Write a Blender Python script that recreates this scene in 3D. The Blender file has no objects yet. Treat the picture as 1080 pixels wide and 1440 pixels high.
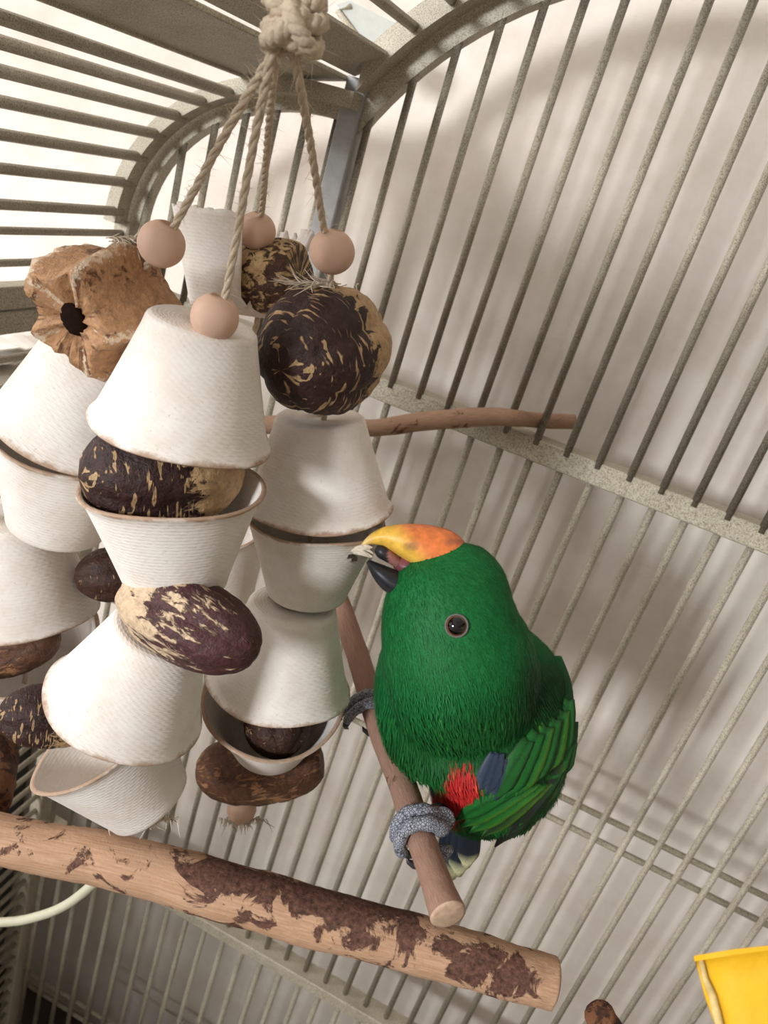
import bpy, bmesh, math, random
import numpy as np
from mathutils import Vector, Matrix, noise
from mathutils.bvhtree import BVHTree

random.seed(7)
scene = bpy.context.scene
C = scene.collection

# ------------------------------------------------------------------ camera
F = 1127.13
CAMZ = 1.12
CAM = Vector((0, 0, CAMZ))
RX = Vector((0.89729549, 0.34066132, 0.28073237))      # camera right in the room
RY = Vector((0.3858471, -0.29633585, -0.87367447))     # camera down
RZ = Vector((-0.21443603, 0.89226393, -0.39734401))    # camera forward
cam_d = bpy.data.cameras.new('camera')
cam = bpy.data.objects.new('camera', cam_d)
C.objects.link(cam)
m = Matrix((RX, -RY, -RZ)).transposed().to_4x4()
m.translation = CAM
cam.matrix_world = m
cam_d.sensor_fit = 'VERTICAL'
cam_d.sensor_height = 36
cam_d.lens = F / 1440 * 36
cam_d.clip_start = 0.01
cam_d.dof.use_dof = True
cam_d.dof.focus_distance = 0.315
cam_d.dof.aperture_fstop = 22
scene.camera = cam

# ------------------------------------------------------------------ light
world = bpy.data.worlds.new('room_light')
scene.world = world
world.use_nodes = True
bg = world.node_tree.nodes['Background']
bg.inputs[0].default_value = (1.0, 0.955, 0.90, 1)
bg.inputs[1].default_value = 0.3


def area(name, loc, target, sx, sy, power, col):
    d = bpy.data.lights.new(name, 'AREA')
    d.shape = 'RECTANGLE'
    d.size, d.size_y = sx, sy
    d.energy = power
    d.color = col
    o = bpy.data.objects.new(name, d)
    C.objects.link(o)
    o.location = loc
    o.rotation_euler = (Vector(target) - Vector(loc)).to_track_quat('-Z', 'Y').to_euler()
    return o


area('window_daylight', (-1.10, -2.6, 1.62), (-0.05, 0.45, CAMZ - 0.1), 0.50, 0.50, 82, (0.92, 0.965, 1.0))
area('side_fill_light', (-3.05, -0.7, 1.65), (0, -0.1, 1.3), 1.3, 1.3, 66, (0.98, 0.985, 1.0))  # fill lamp added at the side; that wall has no window
vs = scene.view_settings
vs.view_transform = 'Standard'
vs.look = 'None'
vs.gamma = 1
vs.use_curve_mapping = False
vs.exposure = 0.1

# ------------------------------------------------------------------ helpers
WM = {}


def cdir(x, y, z):
    """direction given along camera right / down / forward, in room axes"""
    return (RX * x + RY * y + RZ * z).normalized()


def W(px, py, z):
    """room point seen at pixel (px, py) of the photo at depth z"""
    return CAM + RX * ((px - 540) / F * z) + RY * ((py - 720) / F * z) + RZ * z


GDOWN = Vector((0, 0, -1))


def register(o, M=None):
    WM[o.name] = M.copy() if M else Matrix.Identity(4)
    if M:
        o.matrix_basis = M
    return o


def adopt(o, parent):
    if parent is not None:
        o.parent = parent
        o.matrix_parent_inverse = WM[parent.name].inverted()
    return o


def empty(name, loc, label, cat, group=None):
    o = bpy.data.objects.new(name, None)
    o.empty_display_size = 0.02
    C.objects.link(o)
    register(o, Matrix.Translation(loc))
    o['label'] = label
    o['category'] = cat
    if group:
        o['group'] = group
    return o


def tag(o, label, cat, group=None):
    o['label'] = label
    o['category'] = cat
    if group:
        o['group'] = group
    return o


def link(name, me, mat, parent=None, M=None, label=None, kind=None):
    o = bpy.data.objects.new(name, me)
    if mat and not me.materials:
        me.materials.append(mat)
    C.objects.link(o)
    register(o, M)
    adopt(o, parent)
    if label:
        o['label'] = label
    if kind:
        o['kind'] = kind
    return o


def mesh_from(verts, faces, smooth=True, name='m'):
    me = bpy.data.meshes.new(name)
    me.from_pydata([tuple(v) for v in verts], [], faces)
    if smooth:
        me.shade_smooth()
    me.update()
    return me


def bm_mesh(bm, smooth=False, name='m'):
    me = bpy.data.meshes.new(name)
    bm.normal_update()
    bm.to_mesh(me)
    bm.free()
    if smooth:
        me.shade_smooth()
    return me


def add_box(bm, lo, hi, bev=0.0):
    r = bmesh.ops.create_cube(bm, size=1)
    vsn = r['verts']
    for v in vsn:
        v.co = Vector([lo[i] + (v.co[i] + 0.5) * (hi[i] - lo[i]) for i in range(3)])
    if bev:
        es = list({e for v in vsn for e in v.link_edges})
        bmesh.ops.bevel(bm, geom=es, offset=bev, segments=1, affect='EDGES')


def box_mesh(lo, hi, bev=0.0):
    bm = bmesh.new()
    add_box(bm, lo, hi, bev)
    return bm_mesh(bm)


def frames(pts):
    n = len(pts)
    T = []
    for i in range(n):
        a, b = pts[max(i - 1, 0)], pts[min(i + 1, n - 1)]
        T.append((b - a).normalized())
    u = T[0].orthogonal().normalized()
    out = []
    for t in T:
        u = (u - t * u.dot(t)).normalized()
        out.append((t, u, t.cross(u)))
    return out


def tube(pts, rad, n=10, caps=True, V=None, FA=None):
    """tube along pts; rad a number or list; returns verts, faces (may append)"""
    V = [] if V is None else V
    FA = [] if FA is None else FA
    if not hasattr(rad, '__len__'):
        rad = [rad] * len(pts)
    b0 = len(V)
    fr = frames(pts)
    for p, r, (t, u, w) in zip(pts, rad, fr):
        for k in range(n):
            a = 2 * math.pi * k / n
            V.append(p + (u * math.cos(a) + w * math.sin(a)) * r)
    for i in range(len(pts) - 1):
        for k in range(n):
            a, b = b0 + i * n + k, b0 + i * n + (k + 1) % n
            FA.append((a, b, b + n, a + n))
    if caps:
        FA.append(tuple(b0 + k for k in range(n))[::-1])
        e = b0 + (len(pts) - 1) * n
        FA.append(tuple(e + k for k in range(n)))
    return V, FA


def spline(pts, per=8):
    """Catmull-Rom through Vectors (any dimension as lists)"""
    P = [np.array(p, float) for p in pts]
    out = []
    for i in range(len(P) - 1):
        p0, p1, p2, p3 = P[max(i - 1, 0)], P[i], P[i + 1], P[min(i + 2, len(P) - 1)]
        for k in range(per):
            t = k / per
            out.append(0.5 * ((2 * p1) + (-p0 + p2) * t + (2 * p0 - 5 * p1 + 4 * p2 - p3) * t * t + (-p0 + 3 * p1 - 3 * p2 + p3) * t ** 3))
    out.append(P[-1])
    return out


def axis_matrix(origin, zdir, roll=0.0):
    z = Vector(zdir).normalized()
    x = RX - z * RX.dot(z)
    if x.length < 0.2:
        x = RY - z * RY.dot(z)
    x.normalize()
    y = z.cross(x)
    M = Matrix((x, y, z)).transposed().to_4x4()
    M = M @ Matrix.Rotation(roll, 4, 'Z')
    M.translation = origin
    return M


# ------------------------------------------------------------------ materials
def srgb(r, g, b):
    f = lambda c: (c / 255 / 12.92) if c / 255 <= 0.04045 else ((c / 255 + 0.055) / 1.055) ** 2.4
    return (f(r), f(g), f(b), 1)


class MatB:
    def __init__(s, name, rough=0.6, metal=0.0, spec=0.4):
        s.m = bpy.data.materials.new(name)
        s.m.use_nodes = True
        s.t = s.m.node_tree
        s.b = s.t.nodes['Principled BSDF']
        s.b.inputs['Roughness'].default_value = rough
        s.b.inputs['Metallic'].default_value = metal
        s.b.inputs['Specular IOR Level'].default_value = spec

    def n(s, typ, **kw):
        nd = s.t.nodes.new(typ)
        for k, v in kw.items():
            if k.startswith('i_'):
                key = k[2:]
                nd.inputs[int(key) if key.isdigit() else key].default_value = v
            else:
                setattr(nd, k, v)
        return nd

    def l(s, a, b):
        s.t.links.new(a, b)

    def coord(s, out='Object', scale=(1, 1, 1), rot=(0, 0, 0)):
        tc = s.n('ShaderNodeTexCoord')
        mp = s.n('ShaderNodeMapping')
        mp.inputs['Scale'].default_value = scale
        mp.inputs['Rotation'].default_value = rot
        s.l(tc.outputs[out], mp.inputs[0])
        return mp.outputs[0]

    def noise(s, vec, scale, detail=4, rough=0.6, dist=0.0):
        nd = s.n('ShaderNodeTexNoise')
        nd.inputs['Scale'].default_value = scale
        nd.inputs['Detail'].default_value = detail
        nd.inputs['Roughness'].default_value = rough
        nd.inputs['Distortion'].default_value = dist
        s.l(vec, nd.inputs['Vector'])
        return nd.outputs[0]

    def ramp(s, fac, stops, interp='LINEAR'):
        nd = s.n('ShaderNodeValToRGB')
        nd.color_ramp.interpolation = interp
        e = nd.color_ramp.elements
        while len(e) > 1:
            e.remove(e[-1])
        e[0].position, e[0].color = stops[0]
        for p, c in stops[1:]:
            x = e.new(p)
            x.color = c
        s.l(fac, nd.inputs[0])
        return nd.outputs[0]

    def mix(s, fac, a, b, typ='MIX'):
        nd = s.n('ShaderNodeMix', data_type='RGBA', blend_type=typ)
        for i, v in ((0, fac), (6, a), (7, b)):
            if isinstance(v, (int, float, tuple)):
                nd.inputs[i].default_value = v
            else:
                s.l(v, nd.inputs[i])
        return nd.outputs[2]

    def math(s, op, a, b=0.0):
        nd = s.n('ShaderNodeMath', operation=op)
        for i, v in ((0, a), (1, b)):
            if isinstance(v, (int, float)):
                nd.inputs[i].default_value = v
            else:
                s.l(v, nd.inputs[i])
        return nd.outputs[0]

    def color(s, c):
        if isinstance(c, tuple):
            s.b.inputs['Base Color'].default_value = c
        else:
            s.l(c, s.b.inputs['Base Color'])

    def bump(s, h, strength=0.3, dist=0.001):
        nd = s.n('ShaderNodeBump')
        nd.inputs['Strength'].default_value = strength
        nd.inputs['Distance'].default_value = dist
        s.l(h, nd.inputs['Height'])
        s.l(nd.outputs[0], s.b.inputs['Normal'])


def mat_metal():
    M = MatB('hammered_grey_paint', rough=0.5, metal=0.0, spec=0.4)
    v = M.coord('Object')
    geo = M.n('ShaderNodeNewGeometry')
    v = geo.outputs['Position']
    a = M.noise(v, 1400, 2, 0.5)
    b = M.noise(v, 35, 3, 0.6)
    c1 = M.ramp(a, [(0.34, srgb(134, 123, 104)), (0.5, srgb(190, 180, 160)), (0.7, srgb(206, 198, 180))])
    c2 = M.ramp(b, [(0.3, srgb(160, 150, 130)), (0.7, srgb(255, 255, 255))])
    M.color(M.mix(0.35, c1, c2, 'MULTIPLY'))
    M.bump(a, 0.25, 0.0005)
    return M.m


def mat_wall():
    M = MatB('cream_plaster', rough=0.85, spec=0.15)
    v = M.coord('Object')
    a = M.noise(v, 3.0, 4, 0.6)
    b = M.noise(v, 25, 5, 0.7)
    c = M.ramp(a, [(0.35, srgb(216, 204, 193)), (0.65, srgb(231, 223, 213))])
    d = M.ramp(b, [(0.3, srgb(232, 222, 214)), (0.6, srgb(255, 255, 255))])
    M.color(M.mix(0.5, c, d, 'MULTIPLY'))
    M.bump(b, 0.25, 0.003)
    return M.m


def mat_plain(name, col, rough=0.6, spec=0.4, bump=0.0, bscale=300, metal=0.0, var=0.12):
    M = MatB(name, rough=rough, spec=spec, metal=metal)
    v = M.coord('Object')
    a = M.noise(v, bscale, 4, 0.6)
    dark = tuple(c * (1 - var) for c in col[:3]) + (1,)
    M.color(M.ramp(a, [(0.3, dark), (0.7, col)]))
    if bump:
        M.bump(a, bump, 0.0006)
    return M.m


def mat_branch(name, light, mid, dark, cover=0.5, scale=30, bias=False):
    """bark-stripped branch: pale wood with ragged patches of dark bark (local z runs along it)"""
    M = MatB(name, rough=0.75, spec=0.25)
    v = M.coord('UV', scale=(1, 1, 1))
    v2 = M.coord('Object')
    big = M.noise(v2, scale, 7, 0.66, 0.6)
    fine = M.noise(v2, scale * 9, 4, 0.6)
    grain = M.noise(M.coord('UV', scale=(26, 3, 1)), 3.0, 4, 0.6)
    wood = M.ramp(grain, [(0.3, mid), (0.65, light)])
    bark = M.ramp(fine, [(0.32, tuple(c * 0.4 for c in dark[:3]) + (1,)), (0.55, dark), (0.75, tuple(min(1, c * 1.7) for c in dark[:3]) + (1,))])
    if bias:
        at = M.n('ShaderNodeVertexColor', layer_name='bark')
        big = M.math('ADD', big, M.math('MULTIPLY', M.math('SUBTRACT', at.outputs[0], 0.5), 0.24))
    mask = M.ramp(big, [(cover, (0, 0, 0, 1)), (cover + 0.035, (1, 1, 1, 1))])
    M.color(M.mix(mask, wood, bark))
    h = M.math('ADD', M.math('MULTIPLY', mask, 0.6), M.math('MULTIPLY', fine, 0.5))
    M.bump(M.math('ADD', h, M.math('MULTIPLY', grain, 0.3)), 0.6, 0.0012)
    return M.m


def mat_cup():
    M = MatB('pressed_pulp', rough=0.8, spec=0.2)
    uv = M.coord('UV')
    w1 = M.n('ShaderNodeTexWave', wave_type='BANDS', bands_direction='DIAGONAL')
    w1.inputs['Scale'].default_value = 11
    w1.inputs['Distortion'].default_value = 0.6
    w1.inputs['Detail'].default_value = 1
    M.l(uv, w1.inputs['Vector'])
    mp = M.coord('UV', scale=(1, 1, 1))
    w2 = M.n('ShaderNodeTexWave', wave_type='BANDS', bands_direction='Y')
    w2.inputs['Scale'].default_value = 8
    w2.inputs['Distortion'].default_value = 0.8
    M.l(mp, w2.inputs['Vector'])
    h = M.math('MULTIPLY', w1.outputs['Fac'], w2.outputs['Fac'])
    ob = M.coord('Object')
    sp = M.noise(ob, 60, 5, 0.65)
    fib = M.noise(ob, 700, 3, 0.6)
    base = M.ramp(sp, [(0.3, srgb(230, 217, 204)), (0.62, srgb(243, 235, 227))])
    fl = M.ramp(fib, [(0.25, srgb(206, 184, 160)), (0.36, srgb(255, 255, 255))])
    sepu = M.n('ShaderNodeSeparateXYZ')
    M.l(uv, sepu.inputs[0])
    edge = M.math('ADD', sepu.outputs[1], M.math('MULTIPLY', M.math('SUBTRACT', sp, 0.5), 0.28))
    stain = M.ramp(edge, [(0.05, srgb(176, 140, 108)), (0.10, srgb(255, 255, 255))])
    M.color(M.mix(0.8, M.mix(0.5, base, fl, 'MULTIPLY'), stain, 'MULTIPLY'))
    M.bump(M.math('ADD', M.math('MULTIPLY', h, 1.0), M.math('MULTIPLY', fib, 0.45)), 0.26, 0.0005)
    return M.m


def mat_pod(name, darkness=0.5, tan=(196, 160, 116), dark=(58, 34, 30), along=0.0, stripe=1.0, sc=1.0, fleck=None, ridge=None):
    """seed pod: dark skin with pale flecks and streaks; along pushes the far end to tan"""
    M = MatB(name, rough=0.55, spec=0.35)
    ob = M.coord('Object')
    uv = M.coord('UV', scale=(34 * sc, 7 * sc, 1))
    st = M.noise(uv, 1.0, 5, 0.65, 0.8)
    big = M.noise(ob, 55 * sc, 4, 0.6, 0.5)
    fine = M.noise(ob, 420, 4, 0.65)
    sep = M.n('ShaderNodeSeparateXYZ')
    M.l(M.coord('UV'), sep.inputs[0])
    f = M.math('ADD', M.math('MULTIPLY', st, 0.75 * stripe), M.math('MULTIPLY', big, 1 - 0.75 * stripe))
    f = M.math('ADD', f, M.math('MULTIPLY', M.math('SUBTRACT', sep.outputs[1], 0.5), along))
    mask = M.ramp(f, [(darkness - 0.015, (0, 0, 0, 1)), (darkness + 0.03, (1, 1, 1, 1))])
    if fleck:
        fk = M.noise(M.coord('UV', scale=(11, 26, 1)), 1.0, 2, 0.5, 0.4)
        mask = M.math('MAXIMUM', mask, M.ramp(fk, [(fleck, (0, 0, 0, 1)), (fleck + 0.03, (0.9, 0.9, 0.9, 1))]))
    if ridge:
        wv = M.math('ADD', M.math('MULTIPLY', sep.outputs[0], ridge[0]), M.math('MULTIPLY', sep.outputs[1], ridge[1]))
        wv = M.math('ABSOLUTE', M.math('SUBTRACT', M.math('FRACT', M.math('ADD', wv, 10.0 - ridge[1] / 2)), 0.5))
        wv = M.math('ADD', wv, M.math('MULTIPLY', M.math('SUBTRACT', fine, 0.5), 0.5))
        ridge_mask = M.ramp(wv, [(0.01, (1, 1, 1, 1)), (0.07, (0, 0, 0, 1))])
    d2 = tuple(c * 0.45 for c in srgb(*dark)[:3]) + (1,)
    cd = M.ramp(fine, [(0.3, d2), (0.6, srgb(*dark)), (0.8, tuple(min(1, c * 1.8) for c in srgb(*dark)[:3]) + (1,))])
    t2 = tuple(c * 0.6 for c in srgb(*tan)[:3]) + (1,)
    ct = M.ramp(fine, [(0.3, t2), (0.6, srgb(*tan))])
    colr = M.mix(mask, cd, ct)
    if ridge:
        colr = M.mix(ridge_mask, colr, srgb(226, 200, 172))
    M.color(colr)
    M.bump(M.math('ADD', M.math('MULTIPLY', mask, 0.5), fine), 0.8, 0.0013)
    return M.m


def mat_vcol(name, rough=0.5, spec=0.4, bump=0.2, bscale=900, sheen=0.0):
    M = MatB(name, rough=rough, spec=spec)
    at = M.n('ShaderNodeVertexColor', layer_name='col')
    ob = M.coord('Object')
    nz = M.noise(ob, bscale, 3, 0.6)
    sh = M.ramp(nz, [(0.3, (0.72, 0.72, 0.72, 1)), (0.7, (1.12, 1.12, 1.12, 1))])
    M.color(M.mix(1.0, at.outputs[0], sh, 'MULTIPLY'))
    M.bump(nz, bump, 0.0005)
    return M.m


METAL = mat_metal()
WALL = mat_wall()
CUP = mat_cup()
CORD = mat_plain('jute_cord', srgb(222, 203, 178), 0.9, 0.1, 0.6, 900, var=0.25)
FRAY = mat_plain('frayed_cotton', srgb(222, 208, 188), 0.95, 0.1, 0.3, 900, var=0.2)
BEAD = mat_plain('beech_bead', srgb(222, 184, 160), 0.6, 0.3, 0.15, 160, var=0.12)
HOLE_SHADE = mat_plain('hole_shade', srgb(38, 24, 18), 0.95, 0.05, 0.3, 500, var=0.4)
BARKBIG = mat_branch('stripped_branch', srgb(198, 160, 130), srgb(172, 132, 102), srgb(104, 72, 60), 0.55, 52, True)
BARKSM = mat_branch('reddish_branch', srgb(162, 128, 110), srgb(138, 104, 88), srgb(120, 82, 62), 0.62, 60)
BARKUP = mat_branch('tan_branch', srgb(180, 146, 122), srgb(152, 116, 92), srgb(132, 88, 62), 0.60, 45)
CUTW = mat_plain('cut_wood', srgb(204, 172, 146), 0.85, 0.15, 0.4, 260, var=0.35)
BARKDK = mat_branch('dark_bark', srgb(126, 84, 56), srgb(96, 60, 40), srgb(72, 46, 34), 0.48, 60)


def set_cols(me, cols):
    at = me.color_attributes.new('col', 'FLOAT_COLOR', 'POINT')
    flat = []
    for c in cols:
        flat += [c[0], c[1], c[2], 1.0]
    at.data.foreach_set('color', flat)


# ================================================================== the room
D = 0.52                        # back panel of the cage
YW = 0.615                      # plaster wall behind it


def structure(name, lo, hi, mat):
    o = link(name, box_mesh(lo, hi), mat)
    o['kind'] = 'structure'
    return o


wb = structure('wall_back', (-3.2, YW, 0), (2.4, YW + 0.12, 2.7), WALL)
wb['label'] = 'cream plaster wall behind the cage'
ROOM = mat_plain('white_room_paint', srgb(236, 233, 228), 0.9, 0.1, 0.05, 8, var=0.05)
bm = bmesh.new()                                    # unseen wall added behind the viewer; its sill shades the low back wall
for lo, hi in (((-3.2, -1.62, 0), (2.4, -1.5, 1.17)), ((-3.2, -1.62, 2.15), (2.4, -1.5, 2.7)), ((-3.2, -1.62, 1.17), (-1.35, -1.5, 2.15)), ((-0.25, -1.62, 1.17), (2.4, -1.5, 2.15))):
    add_box(bm, lo, hi)
wf = link('sill_shade_wall', bm_mesh(bm), ROOM)
wf['kind'] = 'structure'
structure('wall_left', (-3.3, -1.5, 0), (-3.2, YW, 2.7), ROOM)
structure('wall_right', (2.4, -1.5, 0), (2.5, YW, 2.7), ROOM)
structure('ceiling', (-3.2, -1.5, 2.7), (2.4, YW, 2.8), ROOM)
FLOORM = mat_plain('dark_wood_floor', srgb(74, 60, 48), 0.5, 0.4, 0.1, 14, var=0.4)
fl = structure('floor', (-3.2, -1.5, -0.05), (2.4, YW, 0), FLOORM)
for nm_, lb_ in (('wall_left', 'white side wall of the room'), ('wall_right', 'white side wall opposite'), ('sill_shade_wall', 'unseen white wall added behind the viewer, its window sill shading the low back wall'), ('ceiling', 'white ceiling')):
    bpy.data.objects[nm_]['label'] = lb_
fl['label'] = 'dark floor under the cage'

# ================================================================== the cage
cage = empty('bird_cage', (0, D - 0.3, 0), 'grey hammered-metal bird cage with arched shoulders and barred back panel', 'cage')
SP = 0.041 * D                  # bar spacing
BR = 0.00255                    # bar radius
XL = -0.371                     # left side panel
XR = 0.371
YF = -0.13                      # cage front
ZR = CAMZ - 0.268 * D           # top of the upper rail
ZB = CAMZ - 1.353 * D           # top of the lower rail
RAILH = 0.0155
ZSH = CAMZ - 0.100              # springing of the shoulder arch


def xs(i):
    return D * (0.003 + 0.041 * i)


def arch_pt(x, grow=0.0):
    """height of the back panel's outline above x"""
    ax = abs(x)
    if ax < 0.2165:
        r = 0.25 + grow
        return CAMZ - 0.1115 + math.sqrt(max(r * r - ax * ax, 0))
    a, b = 0.135 + grow, 0.113 + grow
    q = min(max((ax - 0.236) / a, 0), 1)
    return ZSH + b * math.sqrt(1 - q * q)


unit_bar = {}


def bar_mesh(n=8):
    if n not in unit_bar:
        V, FA = tube([Vector((0, 0, 0)), Vector((0, 0, 1))], BR, n)
        me = mesh_from(V, FA, True, 'bar')
        me.materials.append(METAL)
        unit_bar[n] = me
    return unit_bar[n]


def bar(parent, a, b, name='bar', rad=1.0):
    a, b = Vector(a), Vector(b)
    d = b - a
    L = d.length
    M = d.to_track_quat('Z', 'Y').to_matrix().to_4x4()
    M = Matrix.Translation(a) @ M @ Matrix.Diagonal((rad, rad, L, 1))
    return link(name, bar_mesh(), METAL, parent, M)


def strip(pts_in, pts_out, y0, y1):
    """flat band between two outlines (x, z) with thickness in y"""
    V, FA = [], []
    for (a, b) in zip(pts_in, pts_out):
        V += [Vector((a[0], y0, a[1])), Vector((b[0], y0, b[1])), Vector((b[0], y1, b[1])), Vector((a[0], y1, a[1]))]
    n = len(pts_in)
    for i in range(n - 1):
        p = 4 * i
        q = p + 4
        for k in range(4):
            FA.append((p + k, p + (k + 1) % 4, q + (k + 1) % 4, q + k))
    FA += [(0, 3, 2, 1), tuple(4 * n - 4 + k for k in range(4))]
    me = mesh_from(V, FA, False)
    return me


def sh_arc(sgn, a, b, n=22, end=90):
    return [(sgn * (0.236 + a * math.cos(t)), ZSH + b * math.sin(t)) for t in [math.radians(end) * i / n for i in range(n + 1)]] + [(sgn * 0.2175, ZSH + b + 0.0005)]


def ce_arc(r, n=40):
    t0 = math.acos(0.2165 / r)
    return [(r * math.cos(math.pi - t0 - (math.pi - 2 * t0) * i / n), CAMZ - 0.1115 + r * math.sin(t0 + (math.pi - 2 * t0) * i / n)) for i in range(n + 1)]


# back panel: frame and bars
bm = bmesh.new()
add_box(bm, (XL, D - 0.001, ZR - RAILH), (XR, D + 0.014, ZR), 0.0008)
back = link('back_panel', bm_mesh(bm), METAL, cage)
low = link('lower_rail', box_mesh((XL, D - 0.004, ZB - 0.013), (XR, D + 0.016, ZB), 0.001), METAL, cage)
for s in (-1, 1):
    link('corner_post', box_mesh((s * 0.3735 - 0.0065, D - 0.008, 0), (s * 0.3735 + 0.0065, D + 0.014, ZSH + 0.002), 0.001), METAL, cage)
    link('shoulder_arch', strip(sh_arc(s, 0.127, 0.107), sh_arc(s, 0.1375, 0.1165), D - 0.002, D + 0.010), METAL, cage)
    link('upright_strip', box_mesh((s * 0.2235 - 0.0072, D - 0.006, ZR), (s * 0.2235 + 0.0072, D + 0.008, CAMZ + 0.033), 0.0008), mat_plain('lit_pale_metal', srgb(170, 168, 166), 0.5, 0.4, 0.2, 120, var=0.25), cage)  # pale grey puts the strip's lit look into its colour
link('crown_arch', strip(ce_arc(0.2445), ce_arc(0.2585), D - 0.002, D + 0.010), METAL, cage)
for i in range(-17, 18):
    x = xs(i)
    if abs(x) > 0.362:
        continue
    if abs(abs(x) - 0.2235) > 0.004:
        bar(back, (x, D + 0.0005, ZR - 0.004), (x, D + 0.0005, arch_pt(x, -0.002)))
    bar(back, (x, D + 0.005, ZB - 0.0005), (x, D + 0.005, ZR - RAILH + 0.001))
    bar(low, (x, D + 0.004, 0.06), (x, D + 0.004, ZB - 0.012))
for z in (-0.763, -0.805):
    bar(back, (XL, D + 0.0100, CAMZ + z * D), (XR, D + 0.0100, CAMZ + z * D), 'cross_rod', 0.95)
for z in (-1.82, -1.863):
    bar(low, (XL, D + 0.0088, CAMZ + z * D), (XR, D + 0.0088, CAMZ + z * D), 'cross_rod', 0.95)

# roof: shoulder vaults, crown vault, long beams
for s in (-1, 1):
    roof = link('shoulder_roof', strip(sh_arc(s, 0.1345, 0.1145), sh_arc(s, 0.1440, 0.1240), D - 0.020, D - 0.006), METAL, cage)
    link('front_arch', strip(sh_arc(s, 0.1345, 0.1145), sh_arc(s, 0.1440, 0.1240), YF, YF + 0.012), METAL, roof)
    arc, tot = [], 0
    N = 400
    prev = None
    for k in range(N + 1):
        t = math.pi / 2 * k / N
        p = Vector((s * (0.236 + 0.1365 * math.cos(t)), 0, ZSH + 0.1165 * math.sin(t)))
        if prev is not None:
            tot += (p - prev).length
        prev = p
        arc.append((tot, p))
    for k in range(9):
        want = 0.008 + k * 0.0208
        p = min(arc, key=lambda q: abs(q[0] - want))[1]
        if s * p.x < 0.299:
            continue
        bar(roof, (p.x, YF, p.z), (p.x, D - 0.012, p.z), rad=1.3)
    # sloping plates close the shoulder roof and carry the crown roof, a slit between them
    for nm, (xa, za), (xb, zb) in (('long_beam', (0.2915, 0.0165), (0.2310, 0.0312)), ('crown_beam', (0.2285, 0.0345), (0.2035, 0.0490))):
        ang = math.atan2(zb - za, xa - xb)
        w = math.hypot(xa - xb, zb - za) / 2
        Mb = Matrix.Translation((s * (xa + xb) / 2, 0, CAMZ + (za + zb) / 2)) @ Matrix.Rotation(s * ang, 4, 'Y')
        bmb = link(nm, box_mesh((-w, YF, -0.0016), (w, D - 0.002, 0.0016), 0.0005), METAL, cage, Mb)
        if nm == 'long_beam':
            link('beam_flange', box_mesh((-0.003, YF, -0.0022), (0.003, D - 0.004, 0.0022), 0.0006), METAL, bmb, Matrix.Translation((s * 0.2925, 0, CAMZ + 0.0155)))
crown = link('crown_roof', strip(ce_arc(0.2560), ce_arc(0.2690), D - 0.020, D - 0.004), METAL, cage)
link('front_arch', strip(ce_arc(0.2560), ce_arc(0.2690), YF, YF + 0.012), METAL, crown)
t0 = math.acos(0.2165 / 0.2610)
k = 0
while True:
    t = math.pi - t0 - (0.040 + k * 0.0255) / 0.261
    if t < t0 + 0.04:
        break
    x, z = 0.261 * math.cos(t), CAMZ - 0.1115 + 0.261 * math.sin(t)
    bar(crown, (x, YF, z), (x, D - 0.012, z), rad=1.25)
    k += 1

# side panels: horizontal bars between corner posts
for s in (-1, 1):
    side = link('side_panel', box_mesh((s * 0.372 - 0.006, YF, CAMZ - 0.1545), (s * 0.372 + 0.006, D - 0.008, CAMZ - 0.140), 0.0008), METAL, cage)
    link('side_rail', box_mesh((s * 0.372 - 0.006, YF, CAMZ - 0.1705), (s * 0.372 + 0.006, D - 0.008, CAMZ - 0.1560), 0.0008), METAL, side)
    for z in (-0.1075, -0.1270):
        bar(side, (s * 0.3725, YF, CAMZ + z), (s * 0.3725, D - 0.004, CAMZ + z))
    z = -0.190
    while CAMZ + z > 0.07:
        bar(side, (s * 0.3725, YF, CAMZ + z), (s * 0.3725, D - 0.004, CAMZ + z))
        z -= 0.0205
    link('front_post', box_mesh((s * 0.3735 - 0.0065, YF - 0.006, 0), (s * 0.3735 + 0.0065, YF + 0.014, ZSH + 0.002), 0.001), METAL, cage)
link('floor_tray', box_mesh((XL, YF, 0.045), (XR, D - 0.01, 0.075), 0.002), METAL, cage)

# ------------------------------------------------------------------ plate on the roof
PL = mat_plain('milky_plastic', srgb(204, 206, 200), 0.35, 0.5, 0.2, 200, var=0.1)
pz = CAMZ + 0.075
bm = bmesh.new()
pts = [W(476, 16, 0.507), W(494, 10, 0.507), W(566, 45, 0.507), W(540, 72, 0.507), W(505, 55, 0.507)]
top = [bm.verts.new(p) for p in pts]
f0 = bm.faces.new(top)
r = bmesh.ops.extrude_face_region(bm, geom=[f0])
for v in r['geom']:
    if isinstance(v, bmesh.types.BMVert):
        v.co += Vector((-0.6, 0.0, 0.8)) * 0.004
bmesh.ops.recalc_face_normals(bm, faces=bm.faces)
pl = link('latch_plate', bm_mesh(bm), PL, cage)
link('latch_edge', mesh_from(*tube([pts[1], pts[0], pts[4], pts[3], pts[2]], 0.0022, 6)), METAL, pl)

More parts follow.
